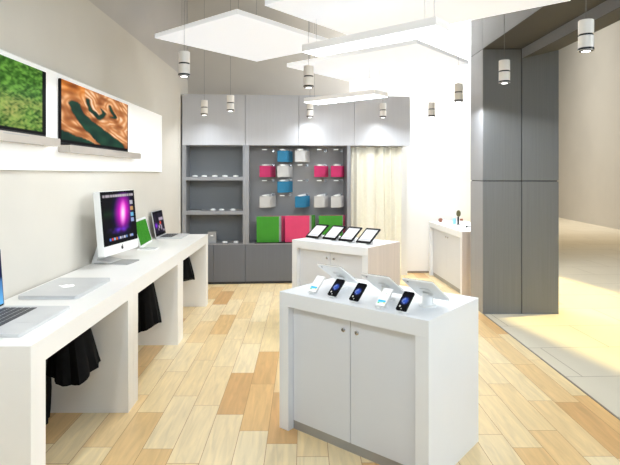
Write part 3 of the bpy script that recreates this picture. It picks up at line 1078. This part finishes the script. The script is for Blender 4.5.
spots = [(184.2, 76.2, 'spotlight hanging in front of the wall corner, beside the leftmost ceiling panel'),
         (204.3, 115, 'small spotlight before the overhead cupboards, nearest the grey wall'),
         (230.5, 111, 'small spotlight before the overhead cupboards, second from the grey wall'),
         (308.6, 87.6, 'spotlight below the left end of the larger light box'),
         (310.0, 117.2, 'small spotlight below the left end of the smaller light box'),
         (382.9, 117.4, 'small spotlight below the right end of the smaller light box'),
         (431.6, 116.6, 'small spotlight against the white wall, right of the overhead cupboards'),
         (458.6, 101.6, 'spotlight hanging just left of the grey pillar'),
         (504.4, 83.0, 'spotlight hanging in front of the grey pillar'),
         (586.0, 51.0, 'largest spotlight, hanging right of the pillar beneath the beam')]


def spotlight(loc, label):
    t = thing('pendant_spotlight', label, 'spotlight', loc, 0, 'hanging white spotlights')
    r = .0475
    MB().lathe([(r - .008, .004), (r, .0), (r, .095), (r - .002, .097)], n=28).build('lower_body', M['lamp_body'], t, 0, True)
    MB().lathe([(r - .004, .097), (r - .004, .109)], n=28).build('groove_ring', M['black'], t, 0, True)
    MB().lathe([(r - .002, .109), (r, .111), (r, .198), (r - .003, .201)], n=28).build('upper_body', M['lamp_body'], t, 0, True)
    MB().lathe([(r + .0005, .004), (r + .0015, .008), (r + .0015, .016), (r + .0005, .018)], n=28).build('rim', M['black'], t, 0, True)
    MB().lathe([(r - .012, -.003), (r - .005, -.002), (r - .004, .003)], n=28).build('bezel', M['black'], t, 0, True)
    MB().lathe([(.003, -.0055), (r - .024, -.005), (r - .020, -.0031)], n=24).build('lens', M['lens'], t, 0, True)
    MB().tube((0, 0, .2), (0, 0, H_SHOP - loc[2] - .02), .002, 6).build('cable', M['cable'], t)
    MB().lathe([(.03, H_SHOP - loc[2] - .02), (.03, H_SHOP - loc[2])], n=16).build('ceiling_rose', M['lamp_body'], t, 0, True)
    return t


SP = []
zs_ = 2.41
ps = None
for px, py, lab in spots:
    Y = (zs_ - EYE) * F / (VY - py)
    loc = (at_depth(px, py, Y).x, Y, zs_)
    SP.append(loc)
    ps = spotlight(loc, lab) if ps is None else dup(ps, loc, lab)


# ------------------------------------------------------------------ light
def lamp(kind, name, loc, energy, col=(1, 1, 1), rot=(0, 0, 0), **kw):
    l = bpy.data.lights.new(name, kind)
    l.energy = energy; l.color = col
    for k, v in kw.items():
        setattr(l, k, v)
    o = bpy.data.objects.new(name, l)
    COL.objects.link(o)
    o.location = loc; o.rotation_euler = rot
    return o


def aim(o, target):
    d = Vector(target) - o.location
    o.rotation_euler = d.to_track_quat('-Z', 'Y').to_euler()


loc = (-.95, 2.0, zs_)  # extra unseen pendant added to brighten the nearest table
SP.append(loc)
dup(ps, loc, 'added unseen spotlight brightening the nearest white table, above the picture edge')
for i, p in enumerate(SP):
    e = 12 if i in (1, 2, 4, 5, 6) else 36 if i == 10 else 28
    o = lamp('SPOT', 'spot_beam', (p[0], p[1], p[2] - .02), e, (.88, .95, 1), spot_size=R(168), spot_blend=(1.0 if i in (1, 2, 4, 5, 6) else .12), shadow_soft_size=.04)
    aim(o, (p[0], p[1] + .1, 0))

# wall washer above the white wall on the right
o = lamp('AREA', 'wall_washer', (2.4, 7.7, 4.45), 130, (.95, .98, 1), shape='RECTANGLE', size=1.5, size_y=.3)
aim(o, (2.4, 8.4, 2.0))
# unseen fill light added above and behind the viewer
o = lamp('AREA', 'front_fill_light', (.7, -.6, 3.6), 44, (.76, .88, 1), shape='RECTANGLE', size=2.6, size_y=1.4)
aim(o, (.2, 4.0, .3))
# unseen fill light added off to the right for right-facing sides
o = lamp('AREA', 'side_fill_light', (8.2, 1.2, 2.2), 200, (.86, .94, 1), shape='RECTANGLE', size=4, size_y=2.6, spread=R(75))
aim(o, (0, 2.6, 1.2))
# ceiling strip lamp of the hall that throws the warm band on the tiles
dirl = Vector((.22, -.975, 0)).normalized(); perp = Vector((-.975, -.22, 0)).normalized()
cen = Vector((3.36, 5.81, 0))
lpos = cen - perp * 4.6 + Vector((0, 0, 5.0))
o = lamp('AREA', 'hall_strip_lamp', lpos, 60, (1, .78, .26), shape='RECTANGLE', size=9.0, size_y=1.65, spread=R(2))
zax = -(cen - lpos).normalized(); xax = dirl; yax = zax.cross(xax)
o.rotation_euler = Matrix((xax, yax, zax)).transposed().to_euler()
# unseen cool light added to brighten the hall's right wall
o = lamp('AREA', 'hall_wall_fill', (5.0, 15.0, 7.5), 125, (.92, .96, 1), shape='RECTANGLE', size=1.5, size_y=8, spread=R(75))
aim(o, (9.4, 16.5, 2.8))

lamp('AREA', 'hall_gold_lamp', (6.2, 17.0, 8.4), 90, (1, .64, .16), shape='RECTANGLE', size=4, size_y=12, spread=R(75))

w = bpy.data.worlds.new('hall air')
scn.world = w
w.use_nodes = True
w.node_tree.nodes['Background'].inputs['Color'].default_value = (.74, .88, 1.0, 1)
w.node_tree.nodes['Background'].inputs['Strength'].default_value = .32

# ------------------------------------------------------------------ camera
cd = bpy.data.cameras.new('camera')
cd.sensor_fit = 'HORIZONTAL'; cd.sensor_width = 36
cd.lens = F / 620 * 36
cd.shift_x = (310 - VX) / 620
cd.shift_y = -(232.5 - VY) / 620
cd.clip_end = 200
co = bpy.data.objects.new('camera', cd)
COL.objects.link(co)
co.location = (0, 0, EYE); co.rotation_euler = (R(90), 0, 0)
scn.camera = co
vs_ = scn.view_settings
vs_.view_transform = 'Standard'; vs_.look = 'None'; vs_.gamma = 1; vs_.exposure = 0.36
vs_.use_curve_mapping = False
